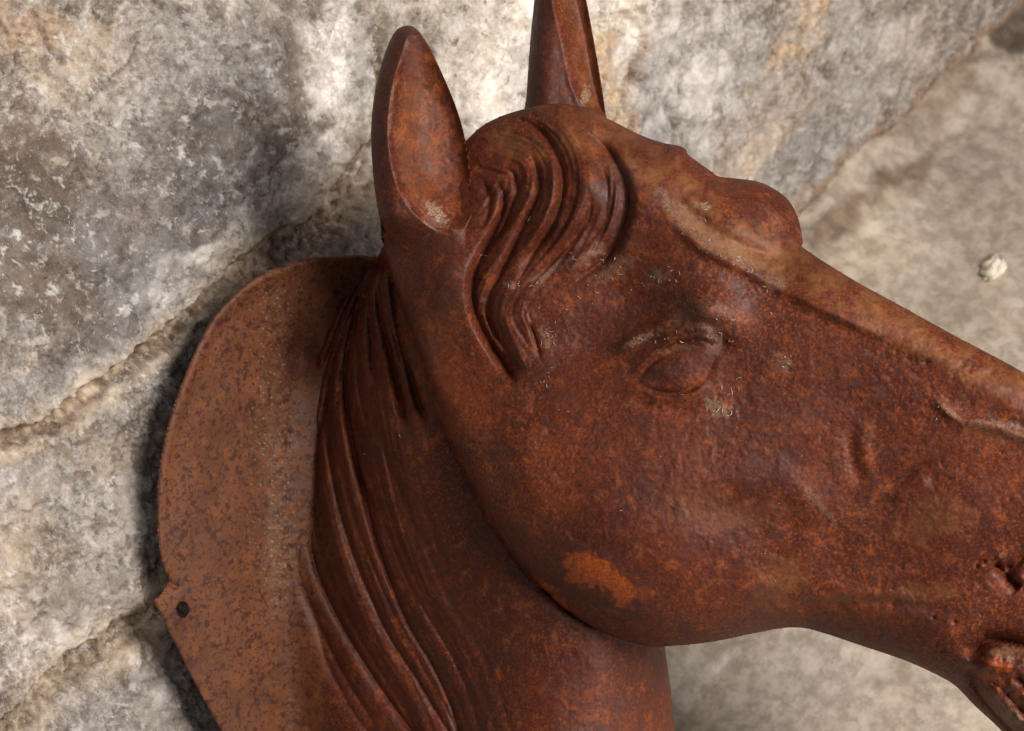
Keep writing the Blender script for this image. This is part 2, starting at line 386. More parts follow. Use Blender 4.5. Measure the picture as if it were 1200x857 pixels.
# curls of the forelock
hair = [
    ([(590,140),(604,142),(620,146),(638,159),(652,182),(659,205),(658,233),(650,259),(638,279),(618,302),(600,323)], 17, 7.5, .25, (.25,.2)),
    ([(612,168),(624,186),(632,215),(627,236),(614,264),(599,295),(584,325),(572,350),(570,370),(580,392),(600,418)], 17, 6.5, .25, (.2,.15)),
    ([(588,190),(600,202),(606,220),(602,238),(590,265),(575,290)], 11, 5.5, .2, (.3,.3)),
    ([(575,208),(588,222),(590,243),(581,268),(566,298),(555,325),(554,350),(560,375),(573,400),(590,427),(606,452)], 26, 6.5, .3, (.2,.08)),
    ([(653,230),(645,264),(627,295),(609,325),(598,345)], 9, 5, .1, (.3,.3)),
    ([(684,215),(691,230),(689,259),(668,284),(650,305),(630,325),(616,345)], 13, 7, .2, (.3,.3)),
    ([(655,140),(684,153),(707,171),(725,197),(734,223),(734,248),(724,279),(707,305),(684,323),(660,340)], 17, 8, -.45, (.3,.3)),
    ([(690,180),(704,197),(713,223),(708,259),(694,279),(672,300)], 8, 7, .1, (.3,.3)),
    ([(560,205),(572,225),(572,250),(562,275)], 7, 5, 0, (.3,.3)),
    ([(670,190),(676,215),(672,245),(656,275),(630,305)], 5, 6, 0, (.3,.3)),
    ([(620,378),(624,390),(630,408),(634,425)], 8, 3, 0, (.15,.3)),
    ([(612,350),(618,375),(626,400),(640,430)], -3, 9, 0, (.3,.3)),
    ([(588,360),(598,392),(612,420),(622,440)], -6, 8, 0, (.3,.3)),
    ([(571,345),(566,365),(578,395),(594,420)], -7, 3.5, 0, (.2,.2)),
    ([(640,170),(648,200),(646,235),(632,268),(606,304)], -7, 8, 0, (.3,.3)),
    ([(672,165),(690,200),(682,240),(662,275),(630,312)], -7, 11, 0, (.3,.3)),
    ([(716,195),(722,225),(716,262),(700,290)], -8, 8, 0, (.3,.3)),
    ([(650,315),(690,300),(718,300)], -4, 14, 0, (.3,.3)),
]
for g in hair: groove(Wh, X, Y, g[0], g[1]*1.12, g[2]*.92, *g[3:])
mF = (X > 530) & (X < 780) & (Y > 110) & (Y < 470)
df, tf, sf = pdist(X[mF], Y[mF], smooth([(585,132),(612,140),(640,155),(658,180),(664,208),(661,236),(650,262),(634,288),(608,318),(588,345),(582,372),(592,400),(612,430)]))
sg = df*sf; rip = np.zeros(X.shape); infl = sstep(-4, 12, sdpoly(X[mF], Y[mF], smooth([(556,175),(580,150),(620,140),(655,138),(684,152),(707,171),(725,197),(732,223),(731,250),(722,279),(704,305),(680,326),(655,345),(628,372),(622,410),(614,448),(592,425),(566,395),(555,360),(556,320),(562,285),(562,250),(558,215)], True)))
rip[mF] = (2.2*perlin(sg/5.5, tf*3.5, 15) + 1.2*perlin(sg/2.8, tf*6, 16) + 2.6*perlin(sg/11., tf*2.5, 17))*infl; Wh += rip
bump(Wh, X, Y, 640, 230, 75, 90, 14)
# temple hollow, brow, eye
bump(Wh, X, Y, 735, 345, 42, 34, -13, .5); bump(Wh, X, Y, 700, 405, 50, 36, -10)
bump(Wh, X, Y, 832, 362, 36, 26, 26, .5); bump(Wh, X, Y, 780, 385, 40, 12, 9, -.35)
bump(Wh, X, Y, 790, 433, 52, 32, 3, -.15); bump(Wh, X, Y, 786, 431, 26, 17, 1, -.2); bump(Wh, X, Y, 781, 435, 9, 8, 2.5)
bump(Wh, X, Y, 846, 402, 13, 12, -9); bump(Wh, X, Y, 742, 445, 18, 9, -3)
for g in [([(738,449),(752,431),(770,415),(792,404),(815,399),(830,402),(838,412)], 4, 4, 0, (.15,.15)),
          ([(742,447),(755,455),(772,461),(792,463),(812,455),(828,441),(837,422),(838,412)], 3.6, 4, 0, (.15,.15)),
          ([(736,446),(752,427),(772,410),(794,399),(816,394),(832,397),(841,406)], -7, 4.5, 0, (.2,.2)),
          ([(744,449),(760,431),(778,417),(798,408),(818,405),(832,410)], 6.5, 2.6, 0, (.2,.2)), ([(770,398),(795,388),(818,385),(836,390)], -5, 5, 0, (.2,.2)),
          ([(748,454),(770,465),(794,467),(816,460),(832,445)], -5.5, 4, 0, (.2,.2)), ([(752,452),(772,459),(792,461),(812,453),(827,438)], 3.0, 2.6, 0, (.2,.2)), ([(815,192),(850,226),(898,238),(930,272)], -4, 6, 0, (.2,.2)),
          ([(722,432),(737,418),(758,402),(785,388),(812,379),(838,381),(856,396)], 4.5, 6.5, 0, (.25,.2)),
          ([(722,416),(745,396),(775,381),(805,370)], -6, 8, 0, (.2,.3)),
          ([(735,462),(762,478),(795,482),(830,470)], 3.5, 8, 0, (.3,.3)),
          # forehead and nose ridge, far brow
          ([(785,205),(800,240),(830,268),(870,290),(912,305),(940,318)], 10, 10, 0, (.2,.25)),
          ([(775,235),(800,270),(835,296),(880,318),(915,336),(950,354),(1000,378),(1060,408)], -8, 8, 0, (.2,.3)),
          ([(898,300),(912,312),(925,318)], 5, 3, 0, (.2,.2)),
          ([(800,225),(818,222),(834,205)], 5, 5, 0, (.2,.1)),
          ([(780,172),(795,176),(806,182)], -8, 9, 0, (.2,.1)),
          ([(790,190),(805,192),(820,190)], 7, 5, 0, (.2,.1)),
          ([(940,345),(1000,372),(1060,402),(1120,436),(1200,482),(1290,530)], -4.5, 15, 0, (.15,.1)),
          ([(1000,490),(996,520),(1003,550),(1008,578)], 3.5, 8, 0, (.25,.25)),
          ([(1016,492),(1012,520),(1018,550),(1024,572)], -2.5, 9, 0, (.25,.25)),
          ([(1030,575),(1055,563),(1080,546),(1112,538)], 4.5, 5, 0, (.25,.25)),
          ([(1040,588),(1070,575),(1095,562)], -5, 8, 0, (.25,.25)),
          ([(1092,462),(1110,482),(1125,492),(1160,498),(1200,512),(1260,530)], -7, 7, 0, (.15,.15)),
          ([(900,560),(935,580),(950,610),(940,650),(915,690)], -2.5, 14, 0, (.3,.3)),
          ([(905,704),(960,708),(1020,706),(1080,712),(1130,722)], 3.5, 7, -.2, (.2,.3)),
          ([(940,700),(1000,697),(1070,700)], -4, 9, 0, (.3,.3)),
          ([(740,540),(800,560),(880,560),(960,590),(1040,640)], -6, 26, 0, (.3,.3)),
          ([(830,560),(900,640),(920,720)], 2.5, 24, 0, (.3,.3)),
          ([(600,470),(610,520),(625,580),(650,640)], -6, 22, 0, (.3,.3)),
          ]: groove(Wh, X, Y, *g, pw=1.25 if g[2] < 5 else 2.0)
bump(Wh, X, Y, 900, 235, 40, 24, 5, .5); bump(Wh, X, Y, 1130, 610, 70, 50, 8); bump(Wh, X, Y, 760, 640, 90, 70, 10)
# nostril, rivet-like pit, mouth and lip
nost = smooth([(1168,660),(1178,668),(1188,682),(1196,688)]); groove(Wh, X, Y, [(1164,661),(1174,668),(1184,680),(1196,690)], 24, 5, 0, (.1,.1))
groove(Wh, X, Y, [(1176,666),(1190,664),(1202,650),(1222,646)], 26, 6, 0, (.1,.15)); bump(Wh, X, Y, 1198, 676, 12, 10, 12); bump(Wh, X, Y, 1230, 664, 30, 22, -30)
bump(Wh, X, Y, 1172, 654, 4, 3.5, 5); bump(Wh, X, Y, 1151, 664, 3.6, 3.6, 4.5)
groove(Wh, X, Y, [(1143,666),(1146,660),(1151,658),(1156,660)], 5, 1.8, 0, (.1,.1))
lip = sdpoly(X, Y, smooth([(1139,778),(1150,760),(1170,754),(1200,757),(1240,750),(1290,765),(1300,820),(1260,880),(1220,880),(1190,858),(1160,825),(1146,800)], True))
groove(Wh, X, Y, [(1134,776),(1142,762),(1158,751),(1178,751),(1205,758),(1250,760),(1310,770)], 34, 8, 0, (.1,.05))
groove(Wh, X, Y, [(1136,778),(1140,800),(1156,825),(1180,850),(1215,885)], 17, 7, 0, (.1,.1))
Wh += 20*sstep(-2, 16, lip)
groove(Wh, X, Y, [(1150,792),(1172,806),(1192,828),(1215,850)], 9, 5, .3, (.2,.1)); groove(Wh, X, Y, [(1150,775),(1175,782),(1205,780)], -6, 6, 0, (.2,.1))
groove(Wh, X, Y, [(1186,795),(1198,800),(1206,815)], 12, 4, 0, (.1,.1)); groove(Wh, X, Y, [(1175,835),(1195,845),(1215,868)], -7, 6)
Wh += np.where(lip > 0, fbm(X, Y, 14, 4, 5)*7*sstep(0, 10, lip), 0)
for (x, y, r, d_) in [(1094,724,2.2,6),(1119,729,2.4,6),(1103,763,1.6,5),(1097,756,1.6,4),(1075,745,1.5,3),(1153,744,3,5),(1150,720,2,3),(1064,420,4,3),(1050,412,3,3),(1085,425,5,3),(1160,438,6,4),(1128,428,4,3),(915,318,4,4)]:
    bump(Wh, X, Y, x, y, r, r*.8, -d_)

# join head over neck
W = np.where(sdH > 0, Wh, -1e4)
near_m = sstep(-1.5, 3.5, sdH)
both = (sdN > -.5) & (sdH > -2)
Wcomb = np.where(sdH < -1.5, Wn, np.where(sdN > -1.5, lerp(np.minimum(Wn, Wh-2), Wh, near_m), Wh))
# soft transition where neck meets cheek below the ear
soft = np.exp(-(((X-512)/26)**2+((Y-470)/48)**2))
groove(Wcomb, X, Y, [(500,440),(520,500),(545,555),(575,612),(612,665),(652,708),(690,735)], 7, 6, 0, (.25,.15))
# ear root swelling
root = np.exp(-(((X-516)/34)**2+((Y-318)/62)**2)); Wcomb += 16*root*sstep(-2, 14, sdH)
cast = fbm(X, Y, 34, 4, 11)*1.3 + fbm(X, Y, 9, 3, 12)*.9 + fbm(X, Y, 4, 2, 13)*.35
cast += 1.1*sstep(.20, .225, fbm(X, Y, 30, 5, 56))*(.5+.5*perlin(X/60, Y/60, 9)) - .9*sstep(.24, .27, fbm(X, Y, 11, 4, 57))*sstep(0, .3, fbm(X, Y, 90, 3, 58))
ridge_pit = np.clip(fbm(X, Y, 9, 3, 14)-.18, 0, 1)*9*np.exp(-((dJ-9)/9)**2)*(Y < 470)*(X > 600)
Wcomb += cast - ridge_pit
Wf = Wcomb
# back relief
back_depth = lerp(150, 300, sstep(0, 170, SD))
edge_level = ssmooth(np.where(SD >= 0, Wf, 0), 1)
t_ = np.clip(SD/170, 0, 1)
lvl = np.where(sdH > 0, head_f(X, Y)-edgeA, neck_f(X, Y)-60)
Wb = np.minimum(lvl, Wf) - 290*np.sqrt(np.clip(1-(1-t_)**2, 0, 1))
Wb = np.maximum(Wb, np.minimum(plate_w(X, Y)-4, Wf-.5))
Wb = np.where(SD <= 1e-9, Wf-.3, np.minimum(Wb, Wf-.5))

# stains on the casting, with some shade painted in
def stains_and_shade(X, Y):
    st = np.zeros(X.shape+(3,)); s2 = np.zeros(X.shape+(3,))
    dr, tr, sr = pdist(X, Y, smooth([(560,138),(640,128),(720,165),(790,215),(850,262),(930,312),(1000,350),(1100,402),(1200,460),(1300,520)]))
    n = fbm(X, Y, 30, 5, 21)
    band = sstep(36, 8, dr + n*26)*sstep(600, 760, X)
    st[..., 0] = band*.85*sstep(-.35, .15, fbm(X, Y, 24, 5, 23, .6))
    st[..., 0] = np.maximum(st[..., 0], .9*blob(X, Y, 860, 288, 75, 17, .5, .3))
    st[..., 0] = np.maximum(st[..., 0], .55*blob(X, Y, 600, 168, 40, 16, .3, .5))
    st[..., 0] = np.maximum(st[..., 0], .5*blob(X, Y, 680, 165, 40, 18, .2, .5))
    for (x, y, rx, ry, a, k) in [(920,672,30,26,.3,.55),(1095,610,45,24,-.2,.5),(1085,695,40,12,0,.45),(905,700,26,16,0,.35),(860,605,80,18,-.1,.3),(820,580,60,16,.2,.25),(1000,700,70,9,.02,.3),(510,400,26,60,.2,.2),(1180,512,50,12,.1,.4)]:
        st[..., 0] = np.maximum(st[..., 0], k*blob(X, Y, x, y, rx, ry, a, .6, 16, 22))
    or1 = np.maximum(blob(X, Y, 688, 668, 35, 22, .25, .42, 13, 31), blob(X, Y, 724, 690, 28, 19, .7, .5, 11, 32)); or1 = .9*sstep(.15, .8, or1)*(1-.8*blob(X, Y, 712, 697, 8, 7, 0, .6, 6, 30))
    st[..., 1] = or1
    st[..., 1] = np.maximum(st[..., 1], .22*blob(X, Y, 545, 470, 60, 50, .3, .7, 20, 33))
    st[..., 1] = np.maximum(st[..., 1], .12*blob(X, Y, 640, 560, 60, 60, .3, .7, 20, 34))
    for (x, y, k) in [(1160,795,.6),(1170,780,.6),(755,694,.6),(640,688,.5),(655,706,.5)]:
        st[..., 1] = np.maximum(st[..., 1], k*blob(X, Y, x, y, 14, 7, .4, .7, 8, 35))
    flake = sstep(.20, .225, fbm(X, Y, 30, 5, 56)); st[..., 2] = .32*flake
    ring = blob(X, Y, 706, 682, 72, 42, .4, .5, 12, 36)*(1-or1)
    st[..., 2] = np.maximum(st[..., 2], .75*ring*sstep(-.12, .25, fbm(X, Y, 9, 4, 37))); st[..., 2] = np.maximum(st[..., 2], .45*sstep(.12, .45, fbm(X, Y, 46, 4, 38)))
    st[..., 2] = np.maximum(st[..., 2], .5*blob(X, Y, 720, 235, 22, 60, -.1, .5)); st[..., 2] = np.maximum(st[..., 2], .6*blob(X, Y, 700, 380, 60, 40, 0, .5)*.6)  # dark beside the curl and in the temple hollow is painted shade
    st[..., 2] = np.maximum(st[..., 2], .55*sstep(.0, .3, fbm(X, Y, 7, 3, 39))*blob(X, Y, 1090, 590, 60, 40, 0, .5)); st[..., 2] *= 1-band*.6
    # pale dust
    pd = sstep(12, 2, pdist(X, Y, smooth([(777,222),(790,250),(815,275),(850,290),(885,312),(915,332)]))[0]+n*16)*.42
    for (x, y, rx, ry, a, k) in [(751,398,24,5,-.42,1),(822,242,12,4,.25,1),(918,425,10,14,-.4,.45),(842,478,20,10,.4,.6),(720,316,32,10,-.5,.35),(770,325,14,10,.3,.5),(690,300,26,6,-.7,.5),(645,318,26,6,-.6,.45),(835,392,14,7,.9,.6),(1112,482,22,4,.75,.7),(1160,498,40,6,.08,.55),(1190,510,20,6,.3,.5),(960,590,40,5,.9,.3),(515,250,12,14,.8,.0),(640,398,6,16,-.4,.5),(600,335,12,4,.2,.5),(800,408,40,5,-.2,.3),(805,250,26,6,.6,.6),(735,205,20,14,.6,.25),(1180,765,22,8,0,.6),(1185,835,24,6,.7,.6),(820,370,40,24,.4,.22),(865,300,60,9,.45,.5)]:
        pd = np.maximum(pd, .68*k*blob(X, Y, x, y, rx, ry, a, .8, 7, 24))
    s2[..., 0] = pd
    return st, s2
st, s2 = stains_and_shade(X, Y)
pn_ = sstep(112, 22, dL + 34*fbm(X, Y, 18, 5, 47))*sstep(500, 620, Y)*(sdH < 0)*sstep(520, 440, X)
s2[..., 1] = pn_; st[..., 0] = np.maximum(st[..., 0], .38*pn_*sstep(-.3, .3, fbm(X, Y, 30, 4, 46))); st[..., 1] = np.maximum(st[..., 1], .30*np.exp(-((dL-34)/20)**2)*sstep(600, 740, Y)*(sdH < 0)*(X < 470)*sstep(-.3, .2, fbm(X, Y, 20, 4, 45)))

# ------------------------------------------------------------------ root of the sculpture
def tag(o, label=None, cat=None, group=None, kind=None):
    for k, v in (('label', label), ('category', cat), ('group', group), ('kind', kind)):
        if v: o[k] = v
    return o
root_o = world(P(600., 1190., -300.)[None])[0]; root_o[2] = min(root_o[2], 1e9)
horse = bpy.data.objects.new('horse_head_sculpture', None); scene.collection.objects.link(horse); horse.location = root_o
horse.empty_display_size = .05
tag(horse, 'rusty brown cast iron horse head on a flat back plate against the stone wall', 'sculpture')
def part(name, V, F, mat, attrs, parent=None, label=None):
    V = world(V) - root_o
    V, F, attrs = compact(V, F, attrs)
    ob = mesh_obj(name, V, F, mat, parent or horse, attrs)
    if label: ob['label'] = label
    return ob
V, Ff, Fb = solid(X, Y, SD, Wf, Wb)
at = {'stain_and_shade': np.vstack([st.reshape(-1, 3)]*2), 'stain2_and_glint': np.vstack([s2.reshape(-1, 3)]*2)}
nG = X.size; fx = X.ravel(); fy = Y.ravel()
EYE = smooth([(738,449),(752,431),(770,415),(792,404),(815,399),(830,402),(838,412),(828,441),(812,455),(792,463),(772,461),(755,455)], True)
FORE = smooth([(546,166),(562,152),(590,140),(620,138),(655,134),(684,150),(709,169),(727,196),(736,223),(736,250),(726,281),(708,308),(684,326),(658,345),(640,370),(640,400),(642,430),(622,445),(606,455),(585,428),(562,398),(551,360),(550,325),(556,290),(556,250),(552,215)], True)
MANE = smooth([(449,285),(452,300),(462,330),(477,368),(494,415),(512,465),(520,495),(500,530),(500,600),(530,680),(575,760),(600,857),(620,960),(560,1000),(420,1000),(318,940),(300,800),(310,700),(330,600),(345,540),(350,470),(360,400),(400,340),(425,310)], True)
NOSTRIL = smooth([(1158,655),(1170,648),(1190,640),(1225,632),(1262,650),(1266,680),(1230,704),(1198,700),(1180,690)], True)
fc = Ff[:, 0]; cx = fx[fc]; cy = fy[fc]
def msk(pl): return inside(cx, cy, pl)
inH = sdH.ravel()[fc] > 1.0
lab = np.where(inH, 1, 0)                          # 0 neck 1 head 2 mane 3 forelock 4 eye 5 nostril 6 lip
lab[msk(MANE) & ~inH] = 2; lab[msk(FORE) & inH] = 3; lab[msk(EYE) & inH] = 4; lab[msk(NOSTRIL) & inH] = 5; lab[(lip.ravel()[fc] > -4) & inH] = 6
fb0 = Fb[:, 0] % nG; labB = np.where(sdH.ravel()[fb0] > 1.0, 1, 0)
head_ob = None
for k, nm in ((0, 'neck'), (1, 'head'), (2, 'mane'), (3, 'forelock'), (4, 'eye'), (5, 'nostril'), (6, 'mouth')):
    F = Ff[lab == k]
    if k in (0, 1): F = np.vstack([F, Fb[labB == k]])
    par = head_ob if k in (4, 5, 6) else None
    o = part(nm, V, F, M_rust, at, par)
    if k == 1: head_ob = o

# ------------------------------------------------------------------ ears
def sample(fx_, X0, Y0):
    a = np.clip((Y0-112)/1.6, 0, Wf.shape[0]-2.001); b = np.clip((X0-300)/1.6, 0, Wf.shape[1]-2.001)
    i = a.astype(int); j = b.astype(int); a = a-i; b = b-j
    return (fx_[i, j]*(1-b)+fx_[i, j+1]*b)*(1-a) + (fx_[i+1, j]*(1-b)+fx_[i+1, j+1]*b)*a
EAR = smooth([(479,30),(490,36),(503,55),(517,84),(530,114),(541,146),(548,180),(551,212),(552,245),(553,275),(552,300),(535,322),(510,326),(480,322),(462,312),(452,288),(446,262),(440,228),(436,190),(435,150),(438,116),(445,82),(455,52),(465,35)], True)
xe, ye = grid_xy(430, 558, 26, 330, 1.3); xe, ye, se = snap(xe, ye, EAR, 1.3)
rim = smooth([(480,44),(474,62),(466,86),(460,112),(457,140),(457,168),(461,196),(469,222),(482,244),(500,262),(520,272),(540,270)])
dr, tr, sr = pdist(xe, ye, rim)
inner = sdpoly(xe, ye, smooth([(480,44),(474,62),(466,86),(460,112),(457,140),(457,168),(461,196),(469,222),(482,244),(500,262),(520,272),(545,268),(560,240),(556,180),(545,130),(525,80),(500,38)], True))
# outer shell: ridge line high, falling to the left silhouette; bowl inside
leftd = np.clip(-inner, 0, 60)
base = -96 - .02*(ye-150)
shell = base + 40 - drop(np.clip(se, 0, 99), 24, 52)
shell += -5*np.clip(leftd/30, 0, 1)**2
dR = pdist(xe, ye, smooth([(490,36),(503,55),(517,84),(530,114),(541,146),(548,180),(551,212),(552,250)]))[0]
bowl = base + 34 - 62*sstep(0, 26, inner)*sstep(0, 30, dR+2) * sstep(0, 60, ye-40)
tt_ = np.clip(inner, 0, 99)/(np.clip(inner, 0, 99)+np.clip(dR, .5, 99)*1.25)
bowl = base + 32 - 44*np.sin(math.pi*np.clip(tt_, 0, 1)*.86)**1.0*sstep(-30, 90, ye-40)*(1-.6*sstep(200, 270, ye))
bowl = ssmooth(bowl, 70)
k = sstep(-2.5, 4, inner)
We = lerp(shell, bowl, k)
We += 2.0*np.exp(-(dr/6)**2)*sstep(1, .7, tr)
# melt into the head at the root
q = sstep(250, 300, ye)
hw = sample(Wf, xe, ye); hasH = sample(sdH, xe, ye)
tgt = np.where(hasH > 0, hw, We)
We = np.where(hasH > 2, lerp(We, tgt+1.0, q), lerp(We, neck_f(xe, ye)*0-105, q*.4))
We = np.where(hasH > 2, We - 9*sstep(296, 314, ye + 9*perlin(xe/16, ye/16, 3)), We)
We += (fbm(xe, ye, 20, 3, 51)*1.6+fbm(xe, ye, 6, 3, 52)*.6)*(1-q)
tb = np.clip(se/30, 0, 1); Wbk = np.minimum(base-12, We-.5) - 46*np.sqrt(1-(1-tb)**2)*sstep(-20, 120, ye); Wbk = np.where(se <= 1e-9, We-.3, np.minimum(Wbk, We-8*tb-.5))
Ve, F1, F2 = solid(xe, ye, se, We, Wbk)
se1 = np.zeros(xe.shape+(3,)); se2 = np.zeros_like(se1)
se1[..., 0] = .45*sstep(4, 16, inner)*sstep(560, 470, xe+.15*(ye-100)) ; se1[..., 1] = .22*sstep(4, 16, inner)*sstep(.0, .4, fbm(xe, ye, 18, 3, 53)+.15)  # ochre fading to the right paints the lit side of the hollow
se1[..., 2] = .55*(inner < 0)*sstep(.3, -.1, fbm(xe, ye, 30, 3, 54)-.05*0)*.7 + .5*blob(xe, ye, 482, 60, 16, 30, 0, .5)  # first term darkens the outer shell as painted shade
se2[..., 0] = np.maximum(.95*blob(xe, ye, 512, 250, 17, 9, .75, .7, 6, 55), .55*np.exp(-(dr/2.2)**2)*sstep(-.1, .3, fbm(xe, ye, 16, 3, 56)))  # rim term paints the ridge highlight; the blob is pale dust
ate = {'stain_and_shade': np.vstack([se1.reshape(-1, 3)]*2), 'stain2_and_glint': np.vstack([se2.reshape(-1, 3)]*2)}
part('ear', Ve, np.vstack([F1, F2]), M_rust, ate, label='near pointed ear with its hollow turned towards us')

EAR2 = smooth([(657,-78),(668,-62),(679,-35),(687,0),(695,42),(703,88),(709,128),(712,160),(690,178),(650,178),(622,170),(614,140),(617,110),(620,65),(624,20),(629,-20),(638,-52),(648,-74)], True)
xe, ye = grid_xy(608, 718, -84, 184, 1.4); xe, ye, se = snap(xe, ye, EAR2, 1.4)
inner = sdpoly(xe, ye, smooth([(650,-60),(645,-30),(646,0),(652,24),(660,56),(667,90),(677,118),(690,140),(720,150),(720,100),(705,0),(690,-60),(665,-70)], True))
dR = pdist(xe, ye, smooth([(668,-62),(679,-35),(687,0),(695,42),(703,88),(709,128)]))[0]
base = -195+.0*xe
shell = base+42-drop(np.clip(se, 0, 99), 30, 60)
bowl = base+42-20*sstep(-4, 26, inner)-.55*np.clip(inner, 0, 60)
We = lerp(shell, bowl, sstep(-2, 2, inner)) + 1.5*np.exp(-(inner/4)**2) + fbm(xe, ye, 14, 3, 61)*1.5
tb = np.clip(se/26, 0, 1); Wbk = np.minimum(base-14, We)-40*np.sqrt(1-(1-tb)**2); Wbk = np.where(se <= 1e-9, We-.3, np.minimum(Wbk, We-6*tb-.5))
Ve, F1, F2 = solid(xe, ye, se, We, Wbk)
se1 = np.zeros(xe.shape+(3,)); se2 = np.zeros_like(se1)
se1[..., 0] = .35*sstep(2, 12, inner); se1[..., 2] = .5*(inner < 0)  # lit hollow and shaded outer side painted into the colour
se2[..., 0] = np.maximum(.8*blob(xe, ye, 686, 112, 6, 14, .2, .6, 6, 63), .4*np.exp(-(inner/2.5)**2)*sstep(0, .3, fbm(xe, ye, 16, 3, 64)))
ate = {'stain_and_shade': np.vstack([se1.reshape(-1, 3)]*2), 'stain2_and_glint': np.vstack([se2.reshape(-1, 3)]*2)}
part('ear', Ve, np.vstack([F1, F2]), M_rust, ate, label='far ear rising behind the crown of the head')

# ------------------------------------------------------------------ back plate
PL = smooth([(432,300),(398,300),(362,302),(332,311),(300,325),(270,349),(245,379),(226,417),(210,457),(197,497),(188,540),(184,584),(185,628),(189,655),(194,672),(197,681),(190,694),(180,703),(181,708),
    (191,726),(206,757),(231,806),(262,862),(300,925),(350,1000),(420,1080),(500,1140),(600,1130),(690,1040),(740,930),(745,800),(720,650),(660,500),(570,380),(500,320)], True, 5)
xp, yp = grid_xy(176, 752, 294, 1146, 1.6); xp, yp, sp = snap(xp, yp, PL, 1.6)
Wp, dn = plate_relief(xp, yp)
Wp += 4*np.exp(-((sp-7)/6)**2)*sstep(640, 560, yp) - drop(np.clip(sp, 0, 5), 4, 3)
tabm = np.exp(-((xp-208)/26)**2-((yp-712)/24)**2); Wp += 5*tabm
groove(Wp, xp, yp, [(192,672),(200,684),(212,690)], 8, 5, 0, (.1,.3))
Wp += np.where((np.abs(xp-333) < 22) & (yp > 440) & (yp < 720), fbm(xp, yp, 9, 3, 71)*5, 0)*np.exp(-((xp-333)/10)**2)
Wp += fbm(xp, yp, 40, 4, 72)*2.2 + fbm(xp, yp, 8, 3, 73)*.6
hole = ((xp-214)/7.4)**2+((yp-714.5)/9.8)**2 < 1
rr = np.sqrt(((xp-214)/7.4)**2+((yp-714.5)/9.8)**2)
# round the bore by pulling the nearest ring of points to the circle
m = (rr > .82) & (rr < 1.2); xp = np.where(m, 214+(xp-214)/rr, xp); yp = np.where(m, 714.5+(yp-714.5)/rr, yp); hole = rr <= .82
Ve, F1, F2 = solid(xp, yp, sp, Wp, np.where(sp <= 1e-9, Wp-9, Wp-11), hole)
p1 = np.zeros(xp.shape+(3,)); p2 = np.zeros_like(p1)
p1[..., 0] = .55*sstep(-.2, .4, fbm(xp, yp, 60, 4, 74)+.0015*(540-np.abs(yp-620))-.5+.2)*.8; p1[..., 1] = .2*np.exp(-((dn-2)/16)**2)*sstep(600, 740, yp)+.25*blob(xp, yp, 270, 620, 50, 110, 0, .6, 30, 75)
p1[..., 0] *= lerp(1, .45, sstep(250, 330, xp)); p1[..., 2] = .6*blob(xp, yp, 355, 390, 60, 80, .2, .5, 20, 76)+.6*blob(xp, yp, 200, 665, 12, 18, -.5, .5)+.45*np.exp(-((rr-1)/.5)**2)+.35*sstep(10, 0, sp+14*fbm(xp, yp, 14, 4, 79))  # first dark blob paints the neck's shadow into the plate hollow
dd = pdist(xp, yp, smooth([(325,350),(322,420),(318,500),(318,580),(322,650),(330,700)]))[0]
p2[..., 0] = .26*np.exp(-(dd/15)**2)*sstep(-.3, .3, fbm(xp, yp, 12, 4, 77)) + 1.0*sstep(.36, .44, fbm(xp, yp, 3.2, 2, 78))*np.exp(-(dd/30)**2)+.35*sstep(2.5, 0, sp)*sstep(-.1, .3, fbm(xp, yp, 20, 3, 80))  # last term paints a rim highlight along the worn plate edge
p2[..., 1] = 1-.8*sstep(60, 0, dn+14*fbm(xp, yp, 20, 4, 48))*sstep(470, 420, yp)
ate = {'stain_and_shade': np.vstack([np.clip(p1, 0, 1).reshape(-1, 3)]*2), 'stain2_and_glint': np.vstack([np.clip(p2, 0, 1).reshape(-1, 3)]*2)}
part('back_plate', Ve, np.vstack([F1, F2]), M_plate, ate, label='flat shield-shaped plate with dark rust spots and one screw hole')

# ------------------------------------------------------------------ lint and dust fibres caught on the casting
lv, lf = [], []
def strand(x0, y0, length, ang, curl, r):
    n = 7; pts = []; a = ang
    x, y = x0, y0
    for i in range(n):
        if not (302 < x < 1400 and 114 < y < 1200): return
        i_, j_ = int(round((y-112)/1.6)), int(round((x-300)/1.6))
        if SD[i_, j_] < 3: return
        pts.append(P(x, y, Wf[i_, j_]+r*.8+1.2*math.sin(math.pi*i/(n-1))))
        x += math.cos(a)*length/n; y += math.sin(a)*length/n; a += curl/n+random.uniform(-.25, .25)
    pts = np.array(pts); b = len(lv)*0+sum(len(q_) for q_ in lv)
    ring = []
    for i, p_ in enumerate(pts):
        t = pts[min(i+1, n-1)]-pts[max(i-1, 0)]; t /= np.linalg.norm(t)+1e-9
        u = np.cross(t, [0, 0, 1.]); u /= np.linalg.norm(u)+1e-9; v = np.cross(t, u)
        rr_ = r*(.35+.65*math.sin(math.pi*(i+.5)/n))
        ring.append([p_+rr_*(math.cos(k*2.0944)*u+math.sin(k*2.0944)*v) for k in range(3)])
    lv.append(np.array(ring).reshape(-1, 3))
    for i in range(n-1):
        for k in range(3): lf.append([b+i*3+k, b+i*3+(k+1) % 3, b+(i+1)*3+(k+1) % 3, b+(i+1)*3+k])
